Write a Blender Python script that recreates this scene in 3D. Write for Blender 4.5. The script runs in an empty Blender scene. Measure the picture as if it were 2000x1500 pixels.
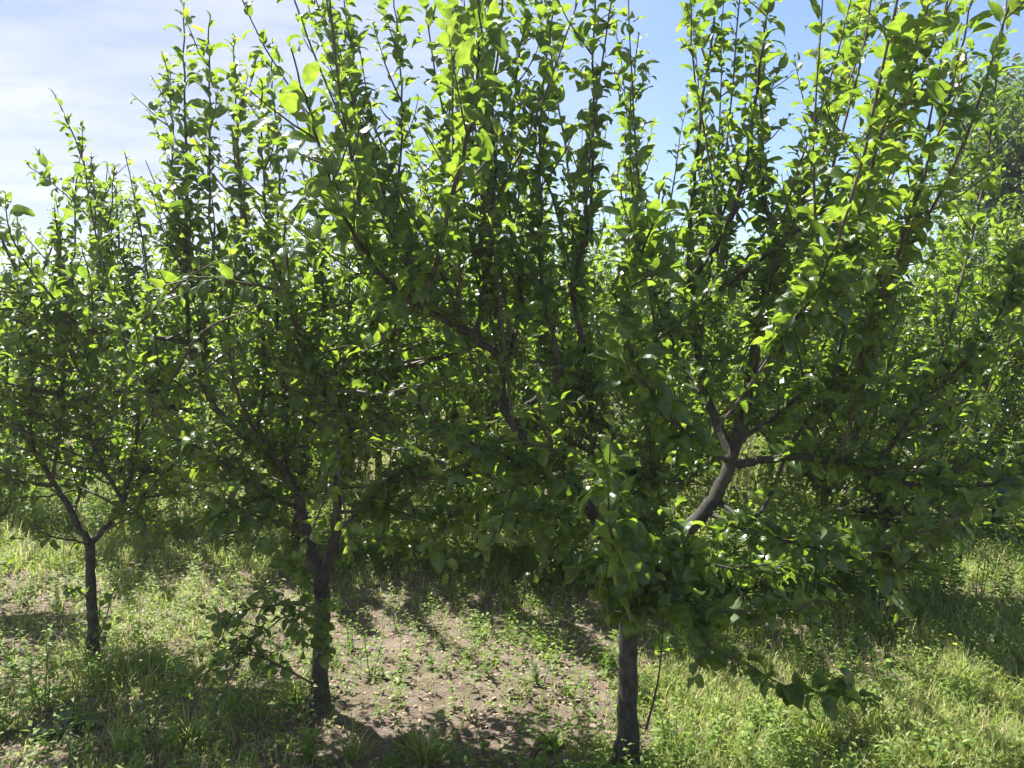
import bpy, math, random
import numpy as np
from mathutils import Vector

R = math.radians
rng = np.random.default_rng(11)
random.seed(11)
sc = bpy.context.scene
COL = sc.collection

# ------------------------------------------------------------------ camera
F = 1570.0                       # focal length in photo pixels (photo 2000 x 1500)
CAM_H = 1.6
PITCH = math.atan(110 / F)       # looking slightly down: horizon above the middle
cam = bpy.data.cameras.new('camera')
cam.sensor_width = 36.0
cam.lens = 36.0 * F / 2000.0
cam.clip_start = 0.05
cam.clip_end = 5000
cam_o = bpy.data.objects.new('camera', cam)
cam_o.location = (0, 0, CAM_H)
cam_o.rotation_euler = (R(90) - PITCH, 0, 0)
COL.objects.link(cam_o)
sc.camera = cam_o

# ------------------------------------------------------------------ sky and sun
SUN_EL, SUN_AZ = R(59), R(-46)   # azimuth from +Y, negative = to the left
world = bpy.data.worlds.new('World')
sc.world = world
world.use_nodes = True
nt = world.node_tree
nt.nodes.clear()
w_out = nt.nodes.new('ShaderNodeOutputWorld')
w_bg = nt.nodes.new('ShaderNodeBackground')
w_bg.inputs['Strength'].default_value = 0.062
sky = nt.nodes.new('ShaderNodeTexSky')
sky.sky_type = 'NISHITA'
sky.sun_disc = False
sky.sun_elevation = SUN_EL
sky.sun_rotation = SUN_AZ % (2 * math.pi)
sky.air_density = 1.0
sky.dust_density = 0.0
sky.ozone_density = 4.0
# thin streaks of cloud on a flat layer high above
tc = nt.nodes.new('ShaderNodeTexCoord')
sep = nt.nodes.new('ShaderNodeSeparateXYZ')
nt.links.new(tc.outputs['Generated'], sep.inputs[0])
def wmath(op, a, b=None, clamp=False):
    n = nt.nodes.new('ShaderNodeMath'); n.operation = op; n.use_clamp = clamp
    for i, v in enumerate((a, b)):
        if v is None: continue
        if isinstance(v, (int, float)): n.inputs[i].default_value = v
        else: nt.links.new(v, n.inputs[i])
    return n.outputs[0]
zz = wmath('MAXIMUM', sep.outputs[2], 0.02)
zz = wmath('ADD', zz, 0.08)
cx = wmath('DIVIDE', sep.outputs[0], zz)
cy = wmath('DIVIDE', sep.outputs[1], zz)
comb = nt.nodes.new('ShaderNodeCombineXYZ')
nt.links.new(cx, comb.inputs[0]); nt.links.new(cy, comb.inputs[1])
mp = nt.nodes.new('ShaderNodeMapping')
mp.inputs['Scale'].default_value = (0.8, 1.7, 1.0)
mp.inputs['Rotation'].default_value = (0, 0, R(14))
mp.inputs['Location'].default_value = (3.3, 1.6, 0)
nt.links.new(comb.outputs[0], mp.inputs[0])
nz = nt.nodes.new('ShaderNodeTexNoise')
nz.inputs['Scale'].default_value = 1.0
nz.inputs['Detail'].default_value = 7
nz.inputs['Roughness'].default_value = 0.62
nz.inputs['Distortion'].default_value = 0.35
nt.links.new(mp.outputs[0], nz.inputs['Vector'])
cr = nt.nodes.new('ShaderNodeMapRange')
cr.inputs['From Min'].default_value = 0.40
cr.inputs['From Max'].default_value = 0.62
cr.clamp = True
nt.links.new(nz.outputs['Fac'], cr.inputs['Value'])
left = nt.nodes.new('ShaderNodeMapRange')      # the cloud bank lies to the left
left.inputs['From Min'].default_value = 0.22
left.inputs['From Max'].default_value = -0.30
left.clamp = True
nt.links.new(sep.outputs[0], left.inputs['Value'])
fac = wmath('MULTIPLY', wmath('MULTIPLY', cr.outputs[0], 0.8), left.outputs[0])
veil = wmath('MULTIPLY', left.outputs[0], 0.75)                # a thin even veil under the streaks
mixv = nt.nodes.new('ShaderNodeMix'); mixv.data_type = 'RGBA'
nt.links.new(veil, mixv.inputs[0])
nt.links.new(sky.outputs[0], mixv.inputs[6])
mixv.inputs[7].default_value = (2.25, 2.65, 3.95, 1)
mixc = nt.nodes.new('ShaderNodeMix'); mixc.data_type = 'RGBA'
nt.links.new(fac, mixc.inputs[0])
nt.links.new(mixv.outputs[2], mixc.inputs[6])
mixc.inputs[7].default_value = (4.4, 4.55, 5.2, 1)
nt.links.new(mixc.outputs[2], w_bg.inputs['Color'])
nt.links.new(w_bg.outputs[0], w_out.inputs['Surface'])

sun = bpy.data.lights.new('sun', 'SUN')
sun.energy = 5.0
sun.angle = R(0.5)
sun.color = (1.0, 0.96, 0.90)
sun_o = bpy.data.objects.new('sun', sun)
sd = Vector((math.sin(SUN_AZ) * math.cos(SUN_EL), math.cos(SUN_AZ) * math.cos(SUN_EL), math.sin(SUN_EL)))
sun_o.rotation_euler = (-sd).to_track_quat('-Z', 'Y').to_euler()
sun_o.location = (-6, 10, 14)
COL.objects.link(sun_o)

sc.view_settings.view_transform = 'Standard'
sc.view_settings.look = 'None'
sc.view_settings.gamma = 1
sc.view_settings.exposure = 1.6
sc.render.engine = 'CYCLES'
sc.cycles.max_bounces = 7
sc.cycles.diffuse_bounces = 5
sc.cycles.glossy_bounces = 2
sc.cycles.transmission_bounces = 2
sc.cycles.sample_clamp_indirect = 6
sc.cycles.use_denoising = True

# ------------------------------------------------------------------ helpers
def P(px, py, Y):
    """photo pixel + distance along the view -> world point"""
    a, b = (px - 1000) / F, -(py - 750) / F
    d = np.array([a, math.cos(PITCH) + b * math.sin(PITCH), -math.sin(PITCH) + b * math.cos(PITCH)])
    return np.array([0, 0, CAM_H]) + d * (Y / d[1])

def proj(p):
    v = np.asarray(p, float) - np.array([0, 0, CAM_H])
    f_ = v[1] * math.cos(PITCH) - v[2] * math.sin(PITCH); u_ = v[1] * math.sin(PITCH) + v[2] * math.cos(PITCH)
    return 1000 + F * v[0] / f_, 750 - F * u_ / f_

def unit(v):
    v = np.asarray(v, float)
    n = np.linalg.norm(v, axis=-1, keepdims=True)
    return v / np.maximum(n, 1e-9)

def tag(o, label=None, cat=None, group=None, kind=None):
    if label: o['label'] = label
    if cat: o['category'] = cat
    if group: o['group'] = group
    if kind: o['kind'] = kind
    return o

def empty(name, loc, label, cat, group=None):
    o = bpy.data.objects.new(name, None)
    o.empty_display_size = 0.1
    o.location = loc
    COL.objects.link(o)
    return tag(o, label, cat, group)

def mesh_from(name, V, Q, mats, midx=None, attr=None, uv=None, parent=None, smooth=True, tris=False):
    """numpy verts (n,3) and faces (m,4 or 3) -> one linked object"""
    me = bpy.data.meshes.new(name)
    V = np.ascontiguousarray(V, np.float32); Q = np.ascontiguousarray(Q, np.int32)
    k = Q.shape[1]; m = len(Q)
    me.vertices.add(len(V)); me.vertices.foreach_set('co', V.ravel())
    me.loops.add(m * k); me.loops.foreach_set('vertex_index', Q.ravel())
    me.polygons.add(m); me.polygons.foreach_set('loop_start', np.arange(m, dtype=np.int32) * k)
    if midx is not None: me.polygons.foreach_set('material_index', np.ascontiguousarray(midx, np.int32))
    me.polygons.foreach_set('use_smooth', np.full(m, smooth))
    for mt in mats: me.materials.append(mt)
    if attr is not None:
        a = me.attributes.new('leaf_var', 'FLOAT_COLOR', 'POINT')
        a.data.foreach_set('color', np.ascontiguousarray(attr, np.float32).ravel())
    if uv is not None:
        u = me.uv_layers.new(name='UVMap')
        u.data.foreach_set('uv', np.ascontiguousarray(uv[Q.ravel()], np.float32).ravel())
    me.update(); me.validate()
    o = bpy.data.objects.new(name, me)
    COL.objects.link(o)
    if parent is not None: o.parent = parent
    return o

_perm = np.random.default_rng(5).random((256, 256))
def vnoise(x, y):
    xi, yi = np.floor(x).astype(int), np.floor(y).astype(int)
    fx, fy = x - xi, y - yi
    fx, fy = fx * fx * (3 - 2 * fx), fy * fy * (3 - 2 * fy)
    g = lambda a, b: _perm[a % 256, b % 256]
    return (g(xi, yi) * (1 - fx) + g(xi + 1, yi) * fx) * (1 - fy) + (g(xi, yi + 1) * (1 - fx) + g(xi + 1, yi + 1) * fx) * fy
def fbm(x, y, o=4):
    s, a, t = 0, 1, 0
    for i in range(o):
        s = s + a * vnoise(x * 2 ** i + 17 * i, y * 2 ** i + 31 * i); t += a; a *= .5
    return s / t

def gpos(px, py):
    """ground point seen at a photo pixel"""
    a, b_ = (px - 1000) / F, -(py - 750) / F
    d = np.array([a, math.cos(PITCH) + b_ * math.sin(PITCH), -math.sin(PITCH) + b_ * math.cos(PITCH)])
    p = np.array([0, 0, CAM_H]) + d * (CAM_H / -d[2])
    p[2] = float(ground_z(p[0], p[1]))
    return p

def ground_z(x, y):
    x = np.asarray(x, float); y = np.asarray(y, float)
    fade = np.clip(1.6 - np.hypot(x, y - 3) / 14, 0.15, 1)
    return (0.075 * (fbm(x * .9, y * .9, 3) - .5) + fade * (0.030 * (fbm(x * 7, y * 7, 3) - .5) + 0.014 * (fbm(x * 26 + 3, y * 26, 2) - .5)))

# ------------------------------------------------------------------ materials
def new_mat(name):
    m = bpy.data.materials.new(name); m.use_nodes = True
    m.node_tree.nodes.clear()
    return m, m.node_tree.nodes, m.node_tree.links

def mixrgb(N, L, f, a, b, blend='MIX'):
    n = N.new('ShaderNodeMix'); n.data_type = 'RGBA'; n.blend_type = blend
    for key, v in (('Factor', f), ('A', a), ('B', b)):
        s = n.inputs[key] if key != 'Factor' else n.inputs[0]
        if key in 'AB': s = n.inputs[6] if key == 'A' else n.inputs[7]
        if hasattr(v, 'is_linked') or isinstance(v, bpy.types.NodeSocket): L.new(v, s)
        elif isinstance(v, (int, float)): s.default_value = v
        else: s.default_value = (*v, 1)
    return n.outputs[2]

def ramp(N, L, v, stops):
    n = N.new('ShaderNodeValToRGB')
    e = n.color_ramp.elements
    while len(e) < len(stops): e.new(0.5)
    for el, (p, c) in zip(e, stops): el.position = p; el.color = (*c, 1)
    L.new(v, n.inputs[0])
    return n.outputs[0]

def leaf_mat(name, dark, light, young, trans, trans_young, under, rough=.27, tmix=.45, veins=True, spec=.5):
    m, N, L = new_mat(name)
    out = N.new('ShaderNodeOutputMaterial')
    at = N.new('ShaderNodeAttribute'); at.attribute_name = 'leaf_var'
    sp = N.new('ShaderNodeSeparateColor'); L.new(at.outputs['Color'], sp.inputs[0])
    base = mixrgb(N, L, sp.outputs[0], dark, light)
    base = mixrgb(N, L, sp.outputs[1], base, young)
    tr = mixrgb(N, L, sp.outputs[1], trans, trans_young)
    tr = mixrgb(N, L, sp.outputs[2], tr, mixrgb(N, L, 1.0, tr, (0.62, 0.72, 0.7), 'MULTIPLY'))
    bump = None
    if veins:
        uv = N.new('ShaderNodeUVMap'); uv.uv_map = 'UVMap'
        s2 = N.new('ShaderNodeSeparateXYZ'); L.new(uv.outputs[0], s2.inputs[0])
        ab = N.new('ShaderNodeMath'); ab.operation = 'ABSOLUTE'; L.new(s2.outputs[0], ab.inputs[0])
        mid = N.new('ShaderNodeMapRange'); mid.inputs[1].default_value = .10; mid.inputs[2].default_value = .0; mid.clamp = True
        L.new(ab.outputs[0], mid.inputs[0])
        # side veins: stripes running out and forward from the midrib
        a1 = N.new('ShaderNodeMath'); a1.operation = 'MULTIPLY_ADD'
        L.new(ab.outputs[0], a1.inputs[0]); a1.inputs[1].default_value = -.22; L.new(s2.outputs[1], a1.inputs[2])
        a2 = N.new('ShaderNodeMath'); a2.operation = 'MULTIPLY'; L.new(a1.outputs[0], a2.inputs[0]); a2.inputs[1].default_value = 52
        a3 = N.new('ShaderNodeMath'); a3.operation = 'SINE'; L.new(a2.outputs[0], a3.inputs[0])
        sv = N.new('ShaderNodeMapRange'); sv.inputs[1].default_value = .75; sv.inputs[2].default_value = 1.0; sv.clamp = True
        L.new(a3.outputs[0], sv.inputs[0])
        mx = N.new('ShaderNodeMath'); mx.operation = 'MULTIPLY_ADD'; mx.use_clamp = True
        L.new(sv.outputs[0], mx.inputs[0]); mx.inputs[1].default_value = .35; L.new(mid.outputs[0], mx.inputs[2])
        vf = N.new('ShaderNodeMath'); vf.operation = 'MULTIPLY'; L.new(mx.outputs[0], vf.inputs[0]); vf.inputs[1].default_value = .45
        base = mixrgb(N, L, vf.outputs[0], base, (light[0] * 2.0, light[1] * 1.6, light[2] * 2))
        tr = mixrgb(N, L, vf.outputs[0], tr, mixrgb(N, L, 1.0, tr, (.55, .6, .5), 'MULTIPLY'))
        bp = N.new('ShaderNodeBump'); bp.inputs['Strength'].default_value = .35; bp.inputs['Distance'].default_value = .002
        bp.invert = True
        L.new(mx.outputs[0], bp.inputs['Height']); bump = bp.outputs[0]
    if veins:                                        # specks, scab and dull patches
        tcn = N.new('ShaderNodeTexCoord')
        ns = N.new('ShaderNodeTexNoise'); ns.inputs['Scale'].default_value = 230; ns.inputs['Detail'].default_value = 2
        L.new(tcn.outputs['Object'], ns.inputs['Vector'])
        nb = N.new('ShaderNodeTexNoise'); nb.inputs['Scale'].default_value = 45; nb.inputs['Detail'].default_value = 3
        L.new(tcn.outputs['Object'], nb.inputs['Vector'])
        spt = ramp(N, L, ns.outputs['Fac'], [(.68, (0, 0, 0)), (.72, (.75, .75, .75))])
        pat = ramp(N, L, nb.outputs['Fac'], [(.38, (.72, .72, .72)), (.62, (1.15, 1.15, 1.15))])
        base = mixrgb(N, L, 1.0, base, pat, 'MULTIPLY'); tr = mixrgb(N, L, 1.0, tr, pat, 'MULTIPLY')
        base = mixrgb(N, L, spt, base, (.10, .07, .03)); tr = mixrgb(N, L, spt, tr, (.12, .09, .02))
    geo = N.new('ShaderNodeNewGeometry')            # a leaf is paler and duller underneath
    base = mixrgb(N, L, geo.outputs['Backfacing'], base, mixrgb(N, L, .6, base, under))
    pr = N.new('ShaderNodeBsdfPrincipled')
    L.new(base, pr.inputs['Base Color'])
    rg = N.new('ShaderNodeMapRange'); rg.inputs[3].default_value = rough; rg.inputs[4].default_value = .62
    L.new(geo.outputs['Backfacing'], rg.inputs[0]); L.new(rg.outputs[0], pr.inputs['Roughness'])
    pr.inputs['Specular IOR Level'].default_value = spec
    tl = N.new('ShaderNodeBsdfTranslucent'); L.new(tr, tl.inputs['Color'])
    if bump is not None: L.new(bump, pr.inputs['Normal'])
    mxs = N.new('ShaderNodeMixShader'); mxs.inputs[0].default_value = tmix
    L.new(pr.outputs[0], mxs.inputs[1]); L.new(tl.outputs[0], mxs.inputs[2])
    L.new(mxs.outputs[0], out.inputs['Surface'])
    return m

M_LEAF = leaf_mat('apple_leaf', (.036, .086, .028), (.095, .155, .044), (.14, .21, .04),
                  (.30, .44, .03), (.47, .56, .06), (.17, .22, .13), tmix=.56, spec=.6)
M_WALNUT = leaf_mat('walnut_leaf', (.034, .072, .014), (.065, .110, .022), (.10, .16, .03),
                    (.20, .31, .02), (.34, .44, .05), (.13, .18, .08), rough=.5, veins=False)
M_GRASS = leaf_mat('grass_blade', (.13, .19, .03), (.25, .31, .08), (.56, .50, .26),
                   (.50, .62, .09), (.72, .64, .32), (.10, .16, .05), rough=.5, tmix=.45, veins=False)
M_WEED = leaf_mat('weed_leaf', (.07, .15, .025), (.17, .25, .045), (.26, .32, .06),
                  (.38, .58, .05), (.58, .66, .10), (.12, .18, .08), rough=.55, veins=False)
M_GREYWEED = leaf_mat('thistle_leaf', (.10, .15, .09), (.17, .22, .14), (.22, .28, .16),
                      (.22, .32, .10), (.30, .40, .14), (.22, .26, .2), rough=.6, veins=False)

def bark_mat(name, c0, c1, c2, scale, bumpd, rough=.85):
    m, N, L = new_mat(name)
    out = N.new('ShaderNodeOutputMaterial')
    t = N.new('ShaderNodeTexCoord')
    mpn = N.new('ShaderNodeMapping'); mpn.inputs['Scale'].default_value = (1, 1, .35)
    L.new(t.outputs['Object'], mpn.inputs[0])
    n1 = N.new('ShaderNodeTexNoise'); n1.inputs['Scale'].default_value = scale; n1.inputs['Detail'].default_value = 8; n1.inputs['Roughness'].default_value = .65
    n2 = N.new('ShaderNodeTexNoise'); n2.inputs['Scale'].default_value = scale * .22; n2.inputs['Detail'].default_value = 4
    L.new(mpn.outputs[0], n1.inputs['Vector']); L.new(t.outputs['Object'], n2.inputs['Vector'])
    c = ramp(N, L, n1.outputs['Fac'], [(.3, c0), (.52, c1), (.72, c2)])
    li = ramp(N, L, n2.outputs['Fac'], [(.52, (0, 0, 0)), (.66, (1, 1, 1))])
    c = mixrgb(N, L, li, c, mixrgb(N, L, .5, c, (c2[0] * 1.2, c2[1] * 1.25, c2[2] * 1.1)))
    pr = N.new('ShaderNodeBsdfPrincipled'); pr.inputs['Roughness'].default_value = rough
    L.new(c, pr.inputs['Base Color'])
    b = N.new('ShaderNodeBump'); b.inputs['Strength'].default_value = .8; b.inputs['Distance'].default_value = bumpd
    L.new(n1.outputs['Fac'], b.inputs['Height']); L.new(b.outputs[0], pr.inputs['Normal'])
    L.new(pr.outputs[0], out.inputs['Surface'])
    return m
M_BARK = bark_mat('apple_bark', (.016, .014, .010), (.040, .036, .027), (.10, .09, .07), 60, .006)
M_TWIG = bark_mat('twig_bark', (.03, .021, .016), (.065, .048, .036), (.12, .095, .075), 90, .002, .6)
M_GREEN = bark_mat('weed_stem', (.07, .13, .03), (.12, .18, .05), (.2, .22, .09), 40, .001, .6)

# ground: dry pinkish-brown clay with fine litter
m, N, L = new_mat('dry_soil'); M_SOIL = m
out = N.new('ShaderNodeOutputMaterial')
t = N.new('ShaderNodeTexCoord')
def tex(scale, detail=6, rough=.6):
    n = N.new('ShaderNodeTexNoise'); n.inputs['Scale'].default_value = scale; n.inputs['Detail'].default_value = detail
    n.inputs['Roughness'].default_value = rough; L.new(t.outputs['Object'], n.inputs['Vector']); return n.outputs['Fac']
big, med, fine = tex(1.1), tex(9, 8, .7), tex(70, 8, .75)
c = ramp(N, L, med, [(.28, (.12, .088, .070)), (.5, (.26, .20, .165)), (.72, (.40, .325, .275))])
c = mixrgb(N, L, ramp(N, L, fine, [(.35, (0, 0, 0)), (.7, (1, 1, 1))]), mixrgb(N, L, 1.0, c, (.62, .6, .58), 'MULTIPLY'), c)
c = mixrgb(N, L, ramp(N, L, big, [(.45, (0, 0, 0)), (.65, (.55, .55, .55))]), c, (.17, .16, .085))
sepp = N.new('ShaderNodeSeparateXYZ'); L.new(t.outputs['Object'], sepp.inputs[0])
mrd = N.new('ShaderNodeMapRange'); mrd.inputs[1].default_value = 8; mrd.inputs[2].default_value = 22; mrd.clamp = True
L.new(sepp.outputs[1], mrd.inputs[0])
c = mixrgb(N, L, mrd.outputs[0], c, (.12, .15, .05))
pr = N.new('ShaderNodeBsdfPrincipled'); pr.inputs['Roughness'].default_value = .95
pr.inputs['Specular IOR Level'].default_value = .2
L.new(c, pr.inputs['Base Color'])
b = N.new('ShaderNodeBump'); b.inputs['Strength'].default_value = 1.0; b.inputs['Distance'].default_value = .02
add = N.new('ShaderNodeMath'); L.new(med, add.inputs[0]); L.new(fine, add.inputs[1])
L.new(add.outputs[0], b.inputs['Height']); L.new(b.outputs[0], pr.inputs['Normal'])
L.new(pr.outputs[0], out.inputs['Surface'])

def plain_mat(name, c0, c1, scale=30, rough=.9):
    m, N, L = new_mat(name)
    out = N.new('ShaderNodeOutputMaterial'); t = N.new('ShaderNodeTexCoord')
    n = N.new('ShaderNodeTexNoise'); n.inputs['Scale'].default_value = scale; n.inputs['Detail'].default_value = 5
    L.new(t.outputs['Object'], n.inputs['Vector'])
    c = ramp(N, L, n.outputs['Fac'], [(.35, c0), (.65, c1)])
    p = N.new('ShaderNodeBsdfPrincipled'); p.inputs['Roughness'].default_value = rough
    L.new(c, p.inputs['Base Color']); L.new(p.outputs[0], out.inputs['Surface'])
    return m
M_CLOD = plain_mat('soil_clod', (.14, .112, .088), (.27, .22, .18), 25)
M_LITTER = plain_mat('dead_leaf', (.16, .10, .06), (.40, .31, .21), 40)
M_HILL = plain_mat('hill_scrub', (.10, .12, .075), (.22, .20, .13), .06)
M_YELLOW = plain_mat('yellow_petal', (.75, .52, .02), (.8, .62, .05), 60, .6)

# ------------------------------------------------------------------ ground and hills
def axis(a, b, fine0, fine1, step, growth=1.22):
    xs = list(np.arange(fine0, fine1, step))
    s = step
    x = xs[-1]
    while x < b: s *= growth; x += s; xs.append(x)
    s = step; x = xs[0]; pre = []
    while x > a: s *= growth; x -= s; pre.append(x)
    return np.array(pre[::-1] + xs)
gx, gy = axis(-1500, 1500, -4.0, 4.5, .028), axis(-40, 2500, 2.3, 8.5, .028)
GX, GY = np.meshgrid(gx, gy)
V = np.stack([GX, GY, ground_z(GX, GY)], -1).reshape(-1, 3)
ny, nx = GX.shape
i = np.arange(ny - 1)[:, None] * nx + np.arange(nx - 1)[None]
Q = np.stack([i, i + 1, i + nx + 1, i + nx], -1).reshape(-1, 4)
tag(mesh_from('ground', V, Q, [M_SOIL]), kind='structure')

hx = np.linspace(-150, 95, 211); hy = np.linspace(95, 245, 60)
HX, HY = np.meshgrid(hx, hy)
prof = np.clip(1 - np.abs((HY - 168) / 72) ** 2, 0, 1)
ridge = 4.5 + 4.5 * np.clip((-HX - 12) / 70, 0, 1) + 2.2 * fbm(HX * .035, HY * .02, 3)
HZ = prof * ridge + prof * 1.7 * fbm(HX * .28, HY * .28, 3) - 1.0
V = np.stack([HX, HY, HZ], -1).reshape(-1, 3)
ny, nx = HX.shape
i = np.arange(ny - 1)[:, None] * nx + np.arange(nx - 1)[None]
Q = np.stack([i, i + 1, i + nx + 1, i + nx], -1).reshape(-1, 4)
tag(mesh_from('hills', V, Q, [M_HILL]), kind='structure')

# ------------------------------------------------------------------ wood and leaves
def catmull(pts, n_per=5):
    p = np.asarray(pts, float)
    if len(p) < 3:
        return np.linspace(p[0], p[-1], n_per + 1)
    q = np.vstack([2 * p[0] - p[1], p, 2 * p[-1] - p[-2]])
    o = []
    for k in range(1, len(q) - 2):
        for t in np.linspace(0, 1, n_per, endpoint=False):
            a, b_, c_, d = q[k - 1], q[k], q[k + 1], q[k + 2]
            o.append(.5 * (2 * b_ + (c_ - a) * t + (2 * a - 5 * b_ + 4 * c_ - d) * t * t + (3 * b_ - a - 3 * c_ + d) * t ** 3))
    o.append(p[-1])
    return np.array(o)

class Wood:
    def __init__(s): s.V, s.Q, s.M, s.n = [], [], [], 0
    def tube(s, pts, rad, sides=7, mat=0, lump=0.0):
        pts = np.asarray(pts, float); k = len(pts)
        rad = np.broadcast_to(np.asarray(rad, float), (k,))
        T = unit(np.gradient(pts, axis=0))
        ref = np.array([.31, .95, .05]) if abs(T[0][2]) > .5 else np.array([.05, .1, 1.])
        U = unit(np.cross(T, ref)); W = np.cross(T, U)
        a = np.linspace(0, 2 * np.pi, sides, endpoint=False)
        rr = rad[:, None] * np.ones((1, sides))
        if lump: rr = rr * (1 + lump * (rng.random((k, sides)) - .5))
        ring = pts[:, None] + rr[..., None] * (np.cos(a)[None, :, None] * U[:, None] + np.sin(a)[None, :, None] * W[:, None])
        V = np.vstack([ring.reshape(-1, 3), pts[-1:] + T[-1:] * rad[-1]])
        i = np.arange(k - 1)[:, None] * sides; j = np.arange(sides); j2 = (j + 1) % sides
        Q = np.stack([i + j, i + j2, i + sides + j2, i + sides + j], -1).reshape(-1, 4)
        top = (k - 1) * sides
        cap = np.stack([top + j, top + j2, np.full(sides, k * sides), np.full(sides, k * sides)], -1)
        cap = cap[:, [0, 1, 2, 2]]
        s.V.append(V); s.Q.append(Q + s.n); s.M.append(np.full(len(Q), mat))
        s.n += len(V)
    def build(s, name, parent, origin, mats=None):
        return mesh_from(name, np.vstack(s.V) - origin, np.vstack(s.Q), mats or [M_BARK, M_TWIG], np.concatenate(s.M), parent=parent)

class Leaves:
    def __init__(s): s.r = []
    def add(s, pos, d, n, length, width, curl, young=0.0, pet=.22):
        s.r.append((*pos, *d, *n, length, width, curl, young, pet))
    def __len__(s): return len(s.r)
    def build(s, name, parent, origin, mat, res=(7, 4), fold=.35, wave=.09, shape='ovate'):
        A = np.array(s.r, float)
        n = len(A)
        pos, d, nn = A[:, :3], unit(A[:, 3:6]), A[:, 6:9]
        ln, wd, curl, young, pet = (A[:, k] for k in range(9, 14))
        side = unit(np.cross(d, nn)); up = np.cross(side, d)
        nt_, ns_ = res
        t = np.concatenate([[0.], np.linspace(0, 1, nt_)])             # first step = petiole
        u = t[1:]
        if shape == 'ovate':
            w = np.sin(np.pi * np.clip(u, 0, 1) ** .78) ** .72 * (1 - .25 * u)
            w[0] = .05; w[-1] = .015
        elif shape == 'lance':
            w = np.sin(np.pi * np.clip(u, 0, 1) ** .6) ** .9; w[0] = .12; w[-1] = .02
        else:
            w = 1 - u ** 1.6; w[-1] = .04
        w = np.concatenate([[.035], w]) * .5
        L_ = np.concatenate([[0.], 0 * u]) [None] + np.concatenate([[0.], u])[None] * np.ones((n, 1))
        arc = np.where(np.arange(len(t))[None] == 0, 0, pet[:, None] + L_ * (1 - pet[:, None]))
        th = curl[:, None] * (arc ** 1.3 - .30)
        da = np.diff(arc, axis=1, prepend=0)
        xx = np.cumsum(np.cos(th) * da, 1); zz_ = -np.cumsum(np.sin(th) * da, 1)
        S = np.linspace(-1, 1, ns_ + 1)
        ph = rng.random((n, 1, 1)) * 6.28; fo = fold * (0.3 + rng.random((n, 1, 1)))
        wv = wave * (0.4 + rng.random((n, 1, 1)))
        W = (w[None] * wd[:, None])[..., None] * S[None, None]
        asym = 1 + .18 * (rng.random((n, 1, 1)) - .5) * S[None, None]
        lift = np.abs(W) * fo + wv * wd[:, None, None] * np.sin(arc[..., None] * 11 + ph + S * 1.3) * (np.abs(S) ** 1.5) * (arc[..., None] > pet[:, None, None])
        # lift is along the local normal of the bent blade
        X = (xx * ln[:, None])[..., None] + np.sin(th)[..., None] * lift
        Z = (zz_ * ln[:, None])[..., None] + np.cos(th)[..., None] * lift
        Wd = W * asym
        # slight twist along the blade
        tw = ((rng.random((n, 1)) - .5) * 1.1 * arc)[..., None]
        Y2 = Wd * np.cos(tw); Z = Z + Wd * np.sin(tw)
        Vv = (pos[:, None, None] + X[..., None] * d[:, None, None] + Y2[..., None] * side[:, None, None] + Z[..., None] * up[:, None, None])
        k, q = len(t), ns_ + 1
        V = Vv.reshape(-1, 3) - origin
        base = (np.arange(n) * k * q)[:, None, None]
        ii = np.arange(k - 1)[None, :, None] * q; jj = np.arange(ns_)[None, None, :]
        v0 = base + ii + jj
        Q = np.stack([v0, v0 + 1, v0 + q + 1, v0 + q], -1).reshape(-1, 4)
        var = np.zeros((n, 4)); var[:, 0] = np.clip(rng.random(n), 0, 1); var[:, 1] = np.clip(young, 0, 1); var[:, 2] = rng.random(n); var[:, 3] = 1
        attr = np.repeat(var, k * q, 0)
        uv = np.stack([np.broadcast_to(S[None, None], (n, k, q)), np.broadcast_to(arc[..., None], (n, k, q))], -1).reshape(-1, 2)
        return mesh_from(name, V, Q, [mat], attr=attr, uv=uv, parent=parent)

UP = np.array([0, 0, 1.])
def rand_dir():
    return unit(rng.normal(size=3))

WIDE = 1.0
def leaf_on(Lv, p, axis_d, az, size, tilt, young=0.0):
    """one leaf leaving the stem direction axis_d at angle tilt, around it at az"""
    ref = np.array([.2, 1, .1]) if abs(axis_d[2]) > .6 else UP
    e1 = unit(np.cross(axis_d, ref)); e2 = np.cross(axis_d, e1)
    o = math.cos(az) * e1 + math.sin(az) * e2
    d = unit(o * math.sin(tilt) + axis_d * math.cos(tilt) + rng.normal(size=3) * .16)
    # blade faces the stem tip and the sky
    nrm = axis_d * .5 + UP * .65 + rng.normal(size=3) * .30
    nrm = nrm - d * np.dot(nrm, d)
    if np.linalg.norm(nrm) < .15: nrm = np.cross(d, rand_dir())
    ln = size * rng.uniform(.85, 1.35)
    Lv.add(p, d, unit(nrm), ln, ln * rng.uniform(.36, .52) * WIDE, rng.uniform(.5, 2.2), young, rng.uniform(.17, .28))

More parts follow.
